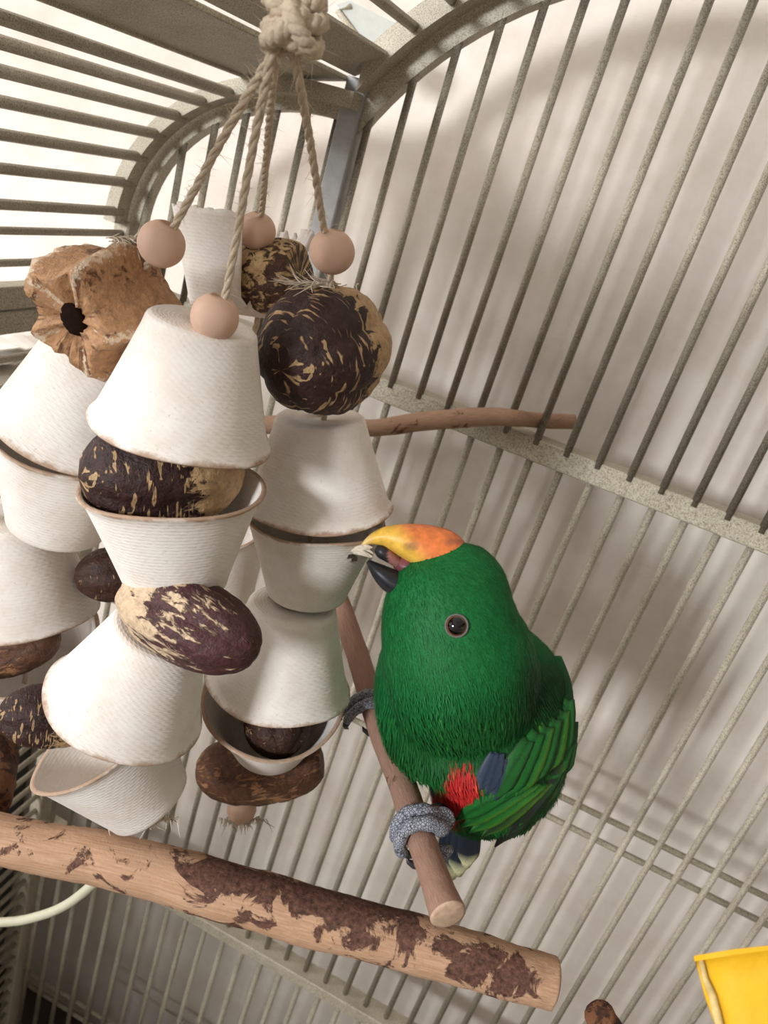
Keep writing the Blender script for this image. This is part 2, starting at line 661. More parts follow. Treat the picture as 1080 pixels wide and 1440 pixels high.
# ================================================================== branches
def branch(name, path, label, mat, parent=None, seed=0, n=18, rough=0.05, per=10, cat='perch', knots=()):
    """path: (px, py, depth, radius m); a knobbly wooden branch with uv along it"""
    P = spline([list(W(a, b, z)) + [r] for a, b, z, r in path], per)
    pts = [Vector(p[:3]) for p in P]
    rad = [p[3] for p in P]
    fr = frames(pts)
    V, UV = [], []
    L = 0
    for i, (p, r, (t, u, w)) in enumerate(zip(pts, rad, fr)):
        if i:
            L += (p - pts[i - 1]).length
        for k in range(n):
            a = 2 * math.pi * k / n
            d = u * math.cos(a) + w * math.sin(a)
            q = noise.noise((p + d * r) * 60 + Vector((seed * 9.1, 0, 0)))
            q2 = noise.noise((p + d * r) * 220 + Vector((0, seed * 5.1, 0)))
            rr = r * (1 + rough * 1.6 * q + rough * 0.7 * q2)
            V.append(p + d * rr)
            UV.append((k / n, L / (2 * math.pi * r) * 0.5))
    FA = []
    m_ = len(pts)
    for i in range(m_ - 1):
        for k in range(n):
            a, b = i * n + k, i * n + (k + 1) % n
            FA.append((a, b, b + n, a + n))
    # rounded cut ends
    for e, sg in ((0, -1), (m_ - 1, 1)):
        t = fr[e][0]
        ring = [e * n + k for k in range(n)]
        for sc, off in ((0.8, 0.10), (0.0, 0.10)):
            if sc > 0:
                new = []
                for k in range(n):
                    V.append(pts[e] + (V[e * n + k] - pts[e]) * sc + t * (sg * off * rad[e]))
                    UV.append(UV[e * n + k])
                    new.append(len(V) - 1)
                for k in range(n):
                    q = (ring[k], ring[(k + 1) % n], new[(k + 1) % n], new[k])
                    FA.append(q if sg > 0 else q[::-1])
                ring = new
            else:
                V.append(pts[e] + t * (sg * off * rad[e]))
                UV.append((0.5, 0))
                c = len(V) - 1
                for k in range(n):
                    q = (ring[k], ring[(k + 1) % n], c)
                    FA.append(q if sg > 0 else q[::-1])
    org = pts[0].copy()
    me = mesh_from([v - org for v in V], FA)
    uvl = me.uv_layers.new(name='UVMap')
    for lp in me.loops:
        uvl.data[lp.index].uv = UV[lp.vertex_index]
    me.materials.append(mat)
    me.materials.append(mat if mat is BARKDK else CUTW)
    for p in me.polygons:
        if p.index >= (m_ - 1) * n:
            p.material_index = 1
    o = link(name, me, mat, parent, Matrix.Translation(org))
    if parent is None:
        tag(o, label, cat)
    return o, pts, rad


# left end is fixed to the side panel: continue the line of the branch to x = XL
pL = W(0, 1180, 0.362)
pR = W(300, 1244, 0.362)
perch1, _, _ = branch('wooden_perch', [(-330, 1105, 0.362, 0.0112), (-150, 1146, 0.362, 0.0112), (0, 1181, 0.362, 0.0110), (180, 1216, 0.360, 0.0116), (330, 1258, 0.357, 0.0126),
                                       (470, 1297, 0.354, 0.0122), (620, 1336, 0.351, 0.0120), (720, 1366, 0.349, 0.0112), (778, 1383, 0.348, 0.0106)],
                      'thick pale branch perch with dark bark patches crossing below the cups', BARKBIG, seed=1, n=28, rough=0.05, per=14)
bark = []
for v in perch1.data.vertices:
    d = perch1.matrix_basis @ v.co - CAM
    z_ = d.dot(RZ)
    px, py = 540 + F * d.dot(RX) / z_, 720 + F * d.dot(RY) / z_
    t = (py - (1181 + 0.2505 * px + 0.00002 * px * px)) / 40          # -1 upper edge, 1 lower edge
    b = 0.42
    for cx, ct, rx, rt, k in ((330, -0.9, 110, 0.55, 0.5), (430, -0.75, 130, 0.7, 0.6), (560, -0.9, 120, 0.6, 0.45), (480, 0.15, 60, 0.35, 0.35), (700, 0.0, 60, 0.8, 0.6), (640, -0.2, 60, 0.6, 0.3), (120, -0.55, 60, 0.3, 0.4), (280, 0.95, 60, 0.2, 0.3)):
        b += k * math.exp(-((px - cx) / rx) ** 2 - ((t - ct) / rt) ** 2)
    bark.append((b, b, b))
at_ = perch1.data.color_attributes.new('bark', 'FLOAT_COLOR', 'POINT')
at_.data.foreach_set('color', [c for b in bark for c in (b[0], b[1], b[2], 1.0)])
perch2, P2pts, P2rad = branch('wooden_perch', [(415, 690, 0.585, 0.0060), (455, 790, 0.515, 0.0060), (496, 900, 0.452, 0.0062), (530, 1010, 0.405, 0.0064), (564, 1098, 0.366, 0.0064),
                                        (592, 1180, 0.338, 0.0063), (615, 1245, 0.316, 0.0063), (630, 1286, 0.304, 0.0070)],
                       'thin reddish-brown branch that the green parrot is gripping', BARKSM, seed=2, n=20, rough=0.06)
def at_y(px, py, y):
    """depth at which the view through a pixel reaches the plane of that y"""
    return y / (RX.y * (px - 540) / F + RY.y * (py - 720) / F + RZ.y)


branch('wooden_perch', [(px, py, at_y(px, py, y), r) for px, py, y, r in ((330, 598, 0.470, 0.0062), (420, 597, 0.480, 0.0062), (520, 602, 0.490, 0.0060), (600, 592, 0.500, 0.0064), (690, 586, 0.508, 0.0062),
                                                                       (724, 588, 0.5105, 0.0056), (746, 590, 0.5210, 0.0050), (768, 592, 0.5330, 0.0052), (808, 593, 0.5400, 0.0048))],
       'slim tan branch poking out through the back bars above the parrot', BARKUP, seed=3, n=16, rough=0.05)
branch('wooden_perch', [(905, 1560, 0.36, 0.0066), (872, 1482, 0.335, 0.0064), (843, 1427, 0.315, 0.0058)],
       'short dark branch stub poking up at the bottom beside the yellow block', BARKDK, seed=4, n=16, rough=0.08)
branch('bark_stick', [(-12, 800, 0.458, 0.0100), (-14, 960, 0.450, 0.0118), (-8, 1060, 0.420, 0.0118), (-10, 1130, 0.384, 0.0088)],
       'dark upright bark stick behind the cups, its foot on the thick perch', BARKDK, seed=5, n=16, rough=0.12, cat='stick')

# ================================================================== the hanging toy
KZ = 0.208
toy = empty('hanging_toy', W(415, 30, KZ), 'bird toy of strung white pulp cups, seed pods and wooden beads on jute cords', 'bird toy')


def ply_cord(pts, r, turns_per_m=190, plies=3, n=6):
    """twisted cord: plies wound round the path"""
    dense = [Vector(p) for p in spline([list(p) for p in pts], 26)]
    fr = frames(dense)
    V, FA = [], []
    for q in range(plies):
        L = 0
        path = []
        for i, (p, (t, u, w)) in enumerate(zip(dense, fr)):
            if i:
                L += (p - dense[i - 1]).length
            a = L * turns_per_m * 2 * math.pi / plies * 1.0 + 2 * math.pi * q / plies
            path.append(p + (u * math.cos(a) + w * math.sin(a)) * r * 0.48)
        tube(path, r * 0.60, n, True, V, FA)
    return V, FA, dense


def fuzz(V, FA, dense, r, count, rng, length=0.004):
    for _ in range(count):
        p = rng.choice(dense)
        d = Vector((rng.gauss(0, 1), rng.gauss(0, 1), rng.gauss(0, 1))).normalized()
        q = p + d * r
        e = q + (d + Vector((rng.gauss(0, .6), rng.gauss(0, .6), rng.gauss(0, .6)))) * length * rng.uniform(0.3, 1)
        s = d.orthogonal().normalized() * 0.00009
        b = len(V)
        V += [q - s, q + s, e]
        FA.append((b, b + 1, b + 2))


rng = random.Random(3)


def strand(path, r=0.00130, label=None):
    pts = [W(*p) for p in path]
    V, FA, dense = ply_cord(pts, r)
    fuzz(V, FA, dense[:90], r, 420, rng, 0.0035)
    return link('strand', mesh_from(V, FA), CORD, toy, label=label)


st_left = strand([(398, 50, KZ), (384, 75, 0.211), (330, 165, 0.228), (245, 318, 0.258), (227, 343, 0.262), (205, 375, 0.284), (150, 440, 0.296), (130, 520, 0.322), (88, 640, 0.338), (60, 760, 0.360), (40, 880, 0.390), (35, 960, 0.408)], label='cord with the lump of pale brown pod and four cups, nearest the side panel')
st_front = strand([(402, 50, KZ - .002), (383, 80, 0.209), (355, 210, 0.230), (318, 410, 0.256), (302, 446, 0.262), (286, 490, 0.280), (256, 604, 0.291), (242, 720, 0.299), (240, 790, 0.309), (236, 850, 0.317), (205, 960, 0.330), (165, 1070, 0.348), (212, 1136, 0.354)], label='cord nearest the viewer with four cups')
st_right = strand([(408, 50, KZ), (416, 90, 0.213), (436, 200, 0.245), (456, 325, 0.284), (466, 352, 0.290), (459, 480, 0.316), (455, 590, 0.330), (440, 740, 0.348), (420, 850, 0.366), (392, 960, 0.382), (365, 1080, 0.418), (338, 1138, 0.427)], label='cord with the four cups that the parrot chews')
st_back = strand([(404, 50, KZ + .003), (388, 80, 0.217), (378, 180, 0.260), (368, 296, 0.322), (360, 326, 0.330), (372, 400, 0.338), (350, 500, 0.352), (330, 620, 0.37), (305, 720, 0.385), (280, 800, 0.40), (262, 850, 0.41)], label='cord at the back with the chewed cup')

# knot: several thick wraps and a core going up out of the picture
V, FA = [], []
kc = W(412, 30, KZ)
up = Vector((0, 0, 1))
ax1 = cdir(1, 0.25, 0.1)
for (dx, dy, dz, tilt, rr, r) in ((0, 26, 0, 0.15, 0.0062, 0.0026), (4, 8, 0, -0.35, 0.0064, 0.0027), (-4, -8, 0, 0.45, 0.0060, 0.0026), (6, -22, 0, -0.2, 0.0058, 0.0025), (14, 14, -0.004, 0.9, 0.0056, 0.0025), (-12, 12, -0.004, -0.9, 0.0054, 0.0024)):
    c = W(412 + dx, 26 + dy, KZ + dz)
    nrm = (up * math.cos(tilt) + ax1 * math.sin(tilt) + cdir(0, 0, 1) * (-0.25)).normalized()
    u = nrm.orthogonal().normalized()
    w = nrm.cross(u)
    loop = [c + (u * math.cos(a) + w * math.sin(a)) * rr for a in [2 * math.pi * k / 24 for k in range(25)]]
    # three plies for each wrap
    for q in range(3):
        path = []
        for k_, p in enumerate(loop):
            a = 2 * math.pi * (k_ / 24 * 5 + q / 3)
            rd = (p - c).normalized()
            path.append(p + (rd * math.cos(a) + nrm * math.sin(a)) * r * 0.45)
        tube(path, r * 0.62, 6, False, V, FA)
tube([W(410, 62, KZ), W(412, 30, KZ), W(420, -30, KZ - 0.005), W(432, -110, KZ - 0.012)], [0.0036, 0.0046, 0.004, 0.004], 10, True, V, FA)
fuzz(V, FA, [kc + Vector((rng.gauss(0, 1), rng.gauss(0, 1), rng.gauss(0, 1))).normalized() * 0.006 for _ in range(80)], 0.002, 260, rng, 0.006)
link('knot', mesh_from(V, FA), CORD, toy)


def bead(parent, px, py, z, r=0.0080, tilt=None):
    n, mseg = 20, 14
    V, FA = [], []
    hole = 0.30
    ts = [math.asin(hole) + (math.pi - 2 * math.asin(hole)) * i / mseg for i in range(mseg + 1)]
    prof = [(r * math.sin(t) * 1.0, r * 0.97 * math.cos(t)) for t in ts]
    prof = [(r * hole * 0.85, prof[0][1] - r * 0.5)] + prof + [(r * hole * 0.85, prof[-1][1] + r * 0.5)]
    for rr, zz in prof:
        for k in range(n):
            a = 2 * math.pi * k / n
            V.append(Vector((rr * math.cos(a), rr * math.sin(a), zz)))
    for i in range(len(prof) - 1):
        for k in range(n):
            a, b = i * n + k, i * n + (k + 1) % n
            FA.append((a, a + n, b + n, b))
    M = axis_matrix(W(px, py, z), tilt if tilt else (0, 0, 1))
    return link('bead', mesh_from(V, FA), BEAD, parent, M)


bead(st_left, 227, 343, 0.262, 0.0078, tilt=cdir(0.45, -0.75, -0.45))
bead(st_front, 302, 446, 0.261, 0.0079)
bead(st_right, 467, 354, 0.290, 0.0083)
bead(st_back, 361, 325, 0.332, 0.0080)

CUP_R, CUP_B, CUP_H, CUP_T = 0.0310, 0.0190, 0.0405, 0.0012


def cup(parent, px, py, z, axis, s=1.0, seed=0, torn=None, label=None, squash=0.0, bite=None):
    """pulp cup; (px, py, z) is the centre of its rim, axis runs from rim to base"""
    n = 128 if bite or torn else 64
    M = axis_matrix(W(px, py, z), axis, random.Random(seed).uniform(0, 6.28) if not torn else 0.0)
    prof = []                                        # outer wall from rim lip to base, then inside back up
    prof += [(CUP_R - 0.0002, 0.0), (CUP_R + 0.0013, -0.0003), (CUP_R + 0.0017, 0.0003), (CUP_R + 0.0013, 0.0010), (CUP_R + 0.0003, 0.0018)]
    for i in range(1, 15):
        t = i / 15
        prof.append((CUP_R + (CUP_B - CUP_R) * t ** 0.96, 0.0018 + (CUP_H - 0.0042) * t))
    prof += [(CUP_B + 0.0001, CUP_H - 0.0020), (CUP_B - 0.0004, CUP_H - 0.0011), (CUP_B - 0.0012, CUP_H - 0.0004), (CUP_B - 0.0022, CUP_H - 0.0001), (CUP_B - 0.0032, CUP_H), (CUP_B * 0.45, CUP_H - 0.0004), (0.0016, CUP_H - 0.0005)]
    prof += [(0.0016, CUP_H - 0.0005 - CUP_T), (CUP_B - 0.004, CUP_H - CUP_T), (CUP_B - 0.0018 - CUP_T * .6, CUP_H - CUP_T - 0.001)]
    for i in range(14, 0, -1):
        t = i / 15
        prof.append((CUP_R + (CUP_B - CUP_R) * t ** 0.96 - CUP_T, 0.0018 + (CUP_H - 0.0048) * t))
    prof.append((CUP_R - 0.0002, 0.0))
    m_ = len(prof)
    rg = random.Random(seed)
    ph = rg.uniform(0, 6.28)
    V, UV = [], []
    Ls = 0
    for i, (r, zz) in enumerate(prof):
        if i:
            Ls += math.hypot(r - prof[i - 1][0], zz - prof[i - 1][1])
        for k in range(n):
            a = 2 * math.pi * k / n
            wob = 1 + squash * math.cos(2 * a + ph) * (1 - zz / CUP_H) + 0.006 * math.sin(5 * a + ph) * (1 - zz / CUP_H)
            dz = 0.0008 * math.sin(3 * a + ph * 2) * (1 - zz / CUP_H)
            V.append(Vector((r * wob * math.cos(a), r * wob * math.sin(a), zz + dz)) * s)
            UV.append((k / n * 2.6, Ls / 0.037))
    FA = []
    keep = []
    for i in range(m_ - 1):
        for k in range(n):
            a, b = i * n + k, i * n + (k + 1) % n
            if torn:
                mid_a = 2 * math.pi * (k + 0.5) / n
                zz = (prof[i][1] + prof[i + 1][1]) / 2 / CUP_H
                rr = (prof[i][0] + prof[i + 1][0]) / 2
                nz = noise.noise(Vector((math.cos(mid_a) * 2.2, math.sin(mid_a) * 2.2, zz * 4 + seed)))
                if torn(mid_a, zz, rr, nz):
                    continue
            if bite:
                mid = M @ ((V[a] + V[b + n]) / 2)
                d_ = mid - CAM
                zz_ = d_.dot(RZ)
                bx, by = 540 + F * d_.dot(RX) / zz_, 720 + F * d_.dot(RY) / zz_
                if (mid - M.translation).dot(RX) > 0.2 * CUP_B and (mid - M.translation).dot(RZ) < 0.011 and math.hypot(bx - bite[0], by - bite[1]) < bite[2] * (1 + 0.4 * noise.noise(mid * 400)):
                    continue
            FA.append((a, b, b + n, a + n))
    me = mesh_from(V, FA)
    uvl = me.uv_layers.new(name='UVMap')
    for p in me.polygons:
        us = []
        for li in p.loop_indices:
            vi = me.loops[li].vertex_index
            u, v = UV[vi]
            us.append([li, u, v])
        if max(q[1] for q in us) - min(q[1] for q in us) > 1.3:
            for q in us:
                if q[1] < 1.3:
                    q[1] += 2.6
        for li, u, v in us:
            uvl.data[li].uv = (u, v)
    o = link('cup', me, CUP, parent, M, label=label)
    return o


UPV = Vector((0, 0, 1))
# front strand
cup(st_front, 256, 604, 0.289, UPV, seed=1)
cup(st_front, 244, 684, 0.290, cdir(-0.075, 0.914, 0.38), seed=2, squash=0.02)
cup(st_front, 176, 990, 0.324, cdir(0.46, -0.80, -0.36), seed=3)
cup(st_front, 137, 1036, 0.340, cdir(0.46, 0.80, 0.34), seed=4, squash=0.03)
# right strand
cup(st_right, 448, 711, 0.350, cdir(0.05, -0.92, -0.36), seed=5)
cup(st_right, 444, 726, 0.353, cdir(-0.14, 0.92, 0.36), s=0.965, seed=6, bite=(497, 784, 7), label='pale cup with a small dark bite hole')
cup(st_right, 392, 960, 0.378, cdir(0.20, -0.90, -0.34), s=1.06, seed=7)
cup(st_right, 385, 980, 0.386, cdir(-0.14, 0.70, 0.70), s=1.05, seed=8)
# left strand
cup(st_left, 110, 608, 0.334, cdir(0.42, -0.80, -0.38), s=1.11, seed=9)
cup(st_left, 106, 618, 0.338, cdir(-0.34, 0.84, 0.38), s=1.10, seed=10)
cup(st_left, 26, 852, 0.380, cdir(0.10, -0.92, -0.34), s=1.12, seed=11)
cup(st_left, 32, 895, 0.394, cdir(-0.08, 0.72, 0.68), s=1.11, seed=12)
# back strand
cup(st_back, 292, 740, 0.40, cdir(0.05, 0.90, 0.40), seed=13)


def torn_cup(parent, px, py, z, axis, label):
    """the chewed cup: each column of its wall starts at its own torn height"""
    n, rows = 200, 16
    rg = random.Random(21)
    V, UV = [], []
    prof_n = 0
    for k in range(n):
        a = 2 * math.pi * k / n
        d = math.degrees(a) % 360
        nz = noise.noise(Vector((math.cos(a) * 6, math.sin(a) * 6, 1.7))) + 0.6 * noise.noise(Vector((math.cos(a) * 19, math.sin(a) * 19, 5.1)))
        full = smooth01((d - 74) / 10) * smooth01((246 - d) / 14)
        flap = smooth01((d - 272) / 14) * smooth01((362 - d) / 14) if d > 200 else 0
        zt = 0.84 * (1 - full) * (1 - flap) + 0.04 * flap + (0.05 + 0.10 * (1 - full)) * nz + 0.03 * full
        zt = min(max(zt, 0.0), 0.9)
        curl = 0.003 * nz * (1 - full)
        col = []
        for i in range(rows + 1):
            t = zt + (1 - zt) * i / rows
            col.append((CUP_R + (CUP_B - CUP_R) * t + curl * (1 - i / rows) ** 2, CUP_H * t))
        col += [(CUP_B - 0.003, CUP_H), (0.0016, CUP_H), (0.0016, CUP_H - CUP_T), (CUP_B - 0.003, CUP_H - CUP_T)]
        for i in range(rows, -1, -1):
            t = zt + (1 - zt) * i / rows
            col.append((CUP_R + (CUP_B - CUP_R) * t - CUP_T * 1.4 + curl * (1 - i / rows) ** 2, min(CUP_H * t, CUP_H - CUP_T)))
        prof_n = len(col)
        for j, (r, zz) in enumerate(col):
            V.append(Vector((r * math.cos(a), r * math.sin(a), zz)))
            UV.append((k / n * 2.6, 0.2 + zz / 0.037 + (j > rows)))
    FA = []
    for k in range(n):
        for j in range(prof_n):
            a, b = k * prof_n + j, ((k + 1) % n) * prof_n + j
            j2 = 1 if j < prof_n - 1 else 1 - prof_n
            FA.append((a, b, b + j2, a + j2))
    me = mesh_from(V, FA)
    uvl = me.uv_layers.new(name='UVMap')
    for p in me.polygons:
        us = [[li, *UV[me.loops[li].vertex_index]] for li in p.loop_indices]
        if max(q[1] for q in us) - min(q[1] for q in us) > 1.3:
            for q in us:
                if q[1] < 1.3:
                    q[1] += 2.6
        for li, u, v in us:
            uvl.data[li].uv = (u, v)
    return link('cup', me, CUP, parent, axis_matrix(W(px, py, z), axis), label=label)


def smooth01(x):
    x = min(max(x, 0), 1)
    return x * x * (3 - 2 * x)


torn_cup(st_back, 345, 304, 0.345, cdir(-0.16, 0.90, 0.24), 'chewed, torn open cup')


# ------------------------------------------------------------------ seed pods
def pod(parent, px, py, z, axis, length, radius, mat, n_r=6, amp=0.06, cut0=0.0, cut1=0.0, seed=0, power=0.62, twist=0.0, sharp=1.0, roll=0.0, name='seed_pod', label=None, jag=0.0, hole=False, dent=0.0, flat=1.0):
    """ribbed pod round its local z; cut0 / cut1 slice off the -z / +z end"""
    n, m_ = 60, 34
    V, UV = [], []
    u0, u1 = -1 + cut0, 1 - cut1
    for i in range(m_ + 1):
        u = u0 + (u1 - u0) * i / m_
        base = max(1 - abs(u) ** 2.2, 0.0) ** power
        for k in range(n):
            a = 2 * math.pi * k / n + twist * u
            rid = abs(math.cos(n_r * a / 2)) ** sharp if sharp < 2 else 1 - abs(math.cos(n_r * a / 2)) ** 0.8
            r = radius * base * (1 - amp + 2 * amp * rid)
            p = Vector((math.cos(a) * r, math.sin(a) * r * flat, u * length / 2))
            q = noise.noise(p * 160 + Vector((seed * 3.3, 0, 0)))
            q2 = noise.noise(p * 420 + Vector((0, seed * 3.3, 0)))
            r2 = 1 + 0.035 * q + 0.022 * q2
            zz = p.z
            if (cut0 > 0 and i == 0) or (cut1 > 0 and i == m_):
                zz += jag * 0.004 * noise.noise(Vector((math.cos(a) * 3, math.sin(a) * 3, seed)))
            V.append(Vector((p.x * r2, p.y * r2, zz)))
            UV.append((k / n, i / m_))
    FA = []
    for i in range(m_):
        for k in range(n):
            a, b = i * n + k, i * n + (k + 1) % n
            FA.append((a, b, b + n, a + n))
    for e, ct in ((0, cut0), (m_, cut1)):
        ring = [e * n + k for k in range(n)]
        zed = V[ring[0]].z
        steps = ((0.8, 0.15), (0.55, 0.6), (0.25, 1.0)) if ct > 0 else ()
        for sc, dp in steps:
            new = []
            for k in range(n):
                v = V[e * n + k]
                inward = -1 if e else 1
                V.append(Vector((v.x * sc, v.y * sc, v.z + inward * dent * dp)))
                UV.append((UV[e * n + k][0], UV[e * n + k][1] + (0.06 if e else -0.06) * (1 - sc)))
                new.append(len(V) - 1)
            for k in range(n):
                q = (ring[k], ring[(k + 1) % n], new[(k + 1) % n], new[k])
                FA.append(q if e else q[::-1])
            ring = new
        FA.append(tuple(ring) if e else tuple(ring[::-1]))
    me = mesh_from(V, FA)
    uvl = me.uv_layers.new(name='UVMap')
    for p in me.polygons:
        us = [[li, *UV[me.loops[li].vertex_index]] for li in p.loop_indices]
        if max(q[1] for q in us) - min(q[1] for q in us) > 0.5:
            for q in us:
                if q[1] < 0.5:
                    q[1] += 1
        for li, u, v in us:
            uvl.data[li].uv = (u, v)
    M = axis_matrix(W(px, py, z), axis, roll)
    o = link(name, me, mat, parent, M, label=label)
    if hole:
        bmh = bmesh.new()
        bmesh.ops.create_uvsphere(bmh, u_segments=14, v_segments=8, radius=radius * 0.27)
        for v in bmh.verts:
            v.co.x *= 1 + 0.25 * noise.noise(v.co * 300)
            v.co.z *= 0.35
        Mh = M @ Matrix.Translation((0, 0, u1 * length / 2 - dent * 0.75))
        oh = link('pod_hole_shade', bm_mesh(bmh, True), HOLE_SHADE, parent, Mh)  # dark lens in the dent, painted shade for the inside of the hole
    return o


POD_DARK = mat_pod('dark_flecked_pod', 0.62, along=-1.2, fleck=0.585)
POD_DARK2 = mat_pod('dark_brown_pod', 0.58, along=-0.16, dark=(70, 44, 34), fleck=0.66)
POD_STRIPE = mat_pod('cream_striped_pod', 0.515, tan=(222, 192, 158), dark=(84, 50, 50), along=-0.25)
POD_PALE = mat_pod('pale_brown_pod', 0.42, tan=(196, 148, 106), dark=(128, 84, 58), stripe=0.5, ridge=(5, 0.26))
POD_MOTTLE = mat_pod('mottled_tan_pod', 0.50, tan=(206, 172, 122), dark=(80, 50, 36), stripe=0.8)
POD_BARK = mat_pod('brown_bark_slice', 0.54, tan=(164, 116, 80), dark=(98, 64, 44), stripe=0.8)

pod(st_left, 148, 430, 0.290, cdir(-0.47, 0.50, -0.73), 0.049, 0.0222, POD_PALE, n_r=5, amp=0.20, cut0=0.22, cut1=0.26, seed=1, power=0.30, twist=0.22, sharp=3, name='pod_chunk', label='pale brown five-lobed pod chunk', jag=1.0, hole=True, dent=0.004, roll=0.5)
pod(st_right, 455, 492, 0.312, cdir(-0.50, 0.42, -0.76), 0.056, 0.0240, POD_DARK, n_r=6, amp=0.05, cut0=0.34, cut1=0.0, seed=2, power=0.50, sharp=0.6, jag=0.8, dent=0.003, label='dark round pod with pale flecks')
pod(st_front, 232, 662, 0.290, cdir(-0.85, 0.10, -0.50), 0.060, 0.0200, POD_DARK, n_r=6, amp=0.05, cut0=0.10, seed=3, power=0.52, sharp=0.6, label='dark flecked pod caught between two cups')
pod(st_front, 264, 872, 0.291, cdir(0.86, 0.36, -0.26), 0.060, 0.0150, POD_STRIPE, n_r=5, amp=0.09, cut0=0.12, seed=4, power=0.50, twist=0.3, sharp=0.8, label='cream and purple-brown striped pod')
pod(st_front, 72, 1006, 0.322, cdir(-0.86, -0.10, -0.40), 0.040, 0.0130, POD_DARK, n_r=6, amp=0.06, seed=5, cut0=0.2, power=0.5)
pod(st_right, 390, 1014, 0.386, cdir(0.15, 0.75, -0.55), 0.036, 0.0150, POD_DARK2, n_r=6, amp=0.08, seed=6, cut0=0.3, power=0.5, sharp=0.7)
pod(st_right, 366, 1080, 0.424, cdir(0.95, -0.12, -0.10), 0.070, 0.0180, POD_BARK, n_r=4, amp=0.06, seed=7, power=0.40, flat=0.85, cut0=0.05, cut1=0.05, name='bark_slice', label='brown bark slice under the lowest cup')
pod(st_back, 380, 392, 0.346, cdir(0.93, 0.10, -0.34), 0.040, 0.0165, POD_MOTTLE, n_r=5, amp=0.05, seed=8, cut0=0.3, cut1=0.3, power=0.3, name='pod_chunk', label='mottled tan pod chunk inside the torn cup')
pod(st_back, 168, 806, 0.372, cdir(-0.85, 0.1, -0.4), 0.040, 0.0125, POD_DARK2, n_r=6, amp=0.06, seed=9, power=0.5)
pod(st_left, 22, 912, 0.396, cdir(0.85, -0.35, -0.2), 0.050, 0.0130, POD_BARK, n_r=5, amp=0.06, seed=10, power=0.5)
pod(st_back, 130, 590, 0.39, cdir(0.4, 0.85, 0.2), 0.05, 0.014, POD_BARK, n_r=5, amp=0.06, seed=11, power=0.5)

# end beads and tassels
bead(st_front, 212, 1136, 0.354, 0.0074)
bead(st_right, 340, 1138, 0.428, 0.0078)


def tassel(parent, px, py, z, count, spread, length, dirs, seed):
    count *= 2
    rg = random.Random(seed)
    V, FA = [], []
    c = W(px, py, z)
    for _ in range(count):
        p = c + RX * rg.gauss(0, spread) + RZ * rg.gauss(0, spread * 0.5)
        d = (cdir(*dirs) + RX * rg.gauss(0, 0.55) + RY * rg.gauss(0, 0.25) + RZ * rg.gauss(0, 0.4)).normalized()
        L = length * rg.uniform(0.4, 1.1)
        bend = Vector((rg.gauss(0, 1), rg.gauss(0, 1), rg.gauss(0, 1))) * L * 0.35
        tube([p, p + d * L * 0.5 + bend * 0.3, p + d * L + bend], [0.0003, 0.00028, 0.0001], 4, False, V, FA)
    return link('frayed_end', mesh_from(V, FA), FRAY, parent, kind='stuff')


tassel(st_front, 206, 1148, 0.353, 90, 0.0065, 0.0045, (-0.1, 0.9, 0), 1)
tassel(st_right, 340, 1150, 0.428, 90, 0.0050, 0.0055, (0, 0.9, 0), 2)
tassel(st_right, 452, 402, 0.305, 80, 0.0045, 0.009, (-0.8, 0.1, -0.2), 3)
tassel(st_left, 180, 336, 0.28, 50, 0.0030, 0.006, (0.7, 0.2, 0), 4)

# ================================================================== the parrot
parrot = empty('parrot', W(600, 1170, 0.345), 'green parrot with orange and yellow beak gnawing a white cup from its branch', 'parrot')


def to_px(p):
    d = p - CAM
    z = d.dot(RZ)
    return 540 + F * d.dot(RX) / z, 720 + F * d.dot(RY) / z, z


def loft(rings, n=28, per=6, sq=1.0, close=True):
    """rings: (px, py, depth, half-width across in px, half-depth in m)"""
    P = spline([list(r) for r in rings], per)
    cen = [W(p[0], p[1], p[2]) for p in P]
    V, FA = [], []
    for i, p in enumerate(P):
        a, b = P[max(i - 1, 0)], P[min(i + 1, len(P) - 1)]
        tx, ty = b[0] - a[0], b[1] - a[1]
        L = math.hypot(tx, ty) or 1
        acr = (RX * (ty / L) - RY * (tx / L))
        tan = (cen[min(i + 1, len(P) - 1)] - cen[max(i - 1, 0)]).normalized()
        dep = acr.cross(tan).normalized()
        h = max(p[3], 0.1) * p[2] / F
        for k in range(n):
            t = 2 * math.pi * k / n
            c, s_ = math.cos(t), math.sin(t)
            V.append(cen[i] + acr * (h * math.copysign(abs(c) ** sq, c)) + dep * (max(p[4], 1e-4) * math.copysign(abs(s_) ** sq, s_)))
    for i in range(len(P) - 1):
        for k in range(n):
            a, b = i * n + k, i * n + (k + 1) % n
            FA.append((a, b, b + n, a + n))
    FA.append(tuple(range(n))[::-1])
    e = (len(P) - 1) * n
    FA.append(tuple(e + k for k in range(n)))
    return V, FA


def merge(lists):
    V, FA = [], []
    for v, f in lists:
        b = len(V)
        V += v
        FA += [tuple(i + b for i in q) for q in f]
    return V, FA


head = loft([(648, 766, 0.339, 28, 0.008), (646, 782, 0.338, 54, 0.0130), (642, 808, 0.337, 75, 0.0190), (635, 842, 0.336, 92, 0.0245), (634, 878, 0.337, 99, 0.0275), (643, 920, 0.341, 108, 0.0310), (652, 960, 0.350, 106, 0.0310), (660, 1000, 0.362, 92, 0.026), (664, 1030, 0.370, 60, 0.018)])
trunk = loft([(684, 852, 0.388, 30, 0.010), (676, 872, 0.386, 78, 0.022), (668, 902, 0.383, 113, 0.031), (662, 945, 0.380, 134, 0.038), (666, 990, 0.378, 137, 0.0415), (678, 1040, 0.376, 127, 0.042), (684, 1080, 0.375, 108, 0.037), (678, 1112, 0.375, 86, 0.029), (668, 1140, 0.376, 62, 0.019), (664, 1162, 0.378, 24, 0.008)])
V, FA = merge([head, trunk])
me = mesh_from(V, FA)
tmp = bpy.data.objects.new('tmp_body', me)
C.objects.link(tmp)
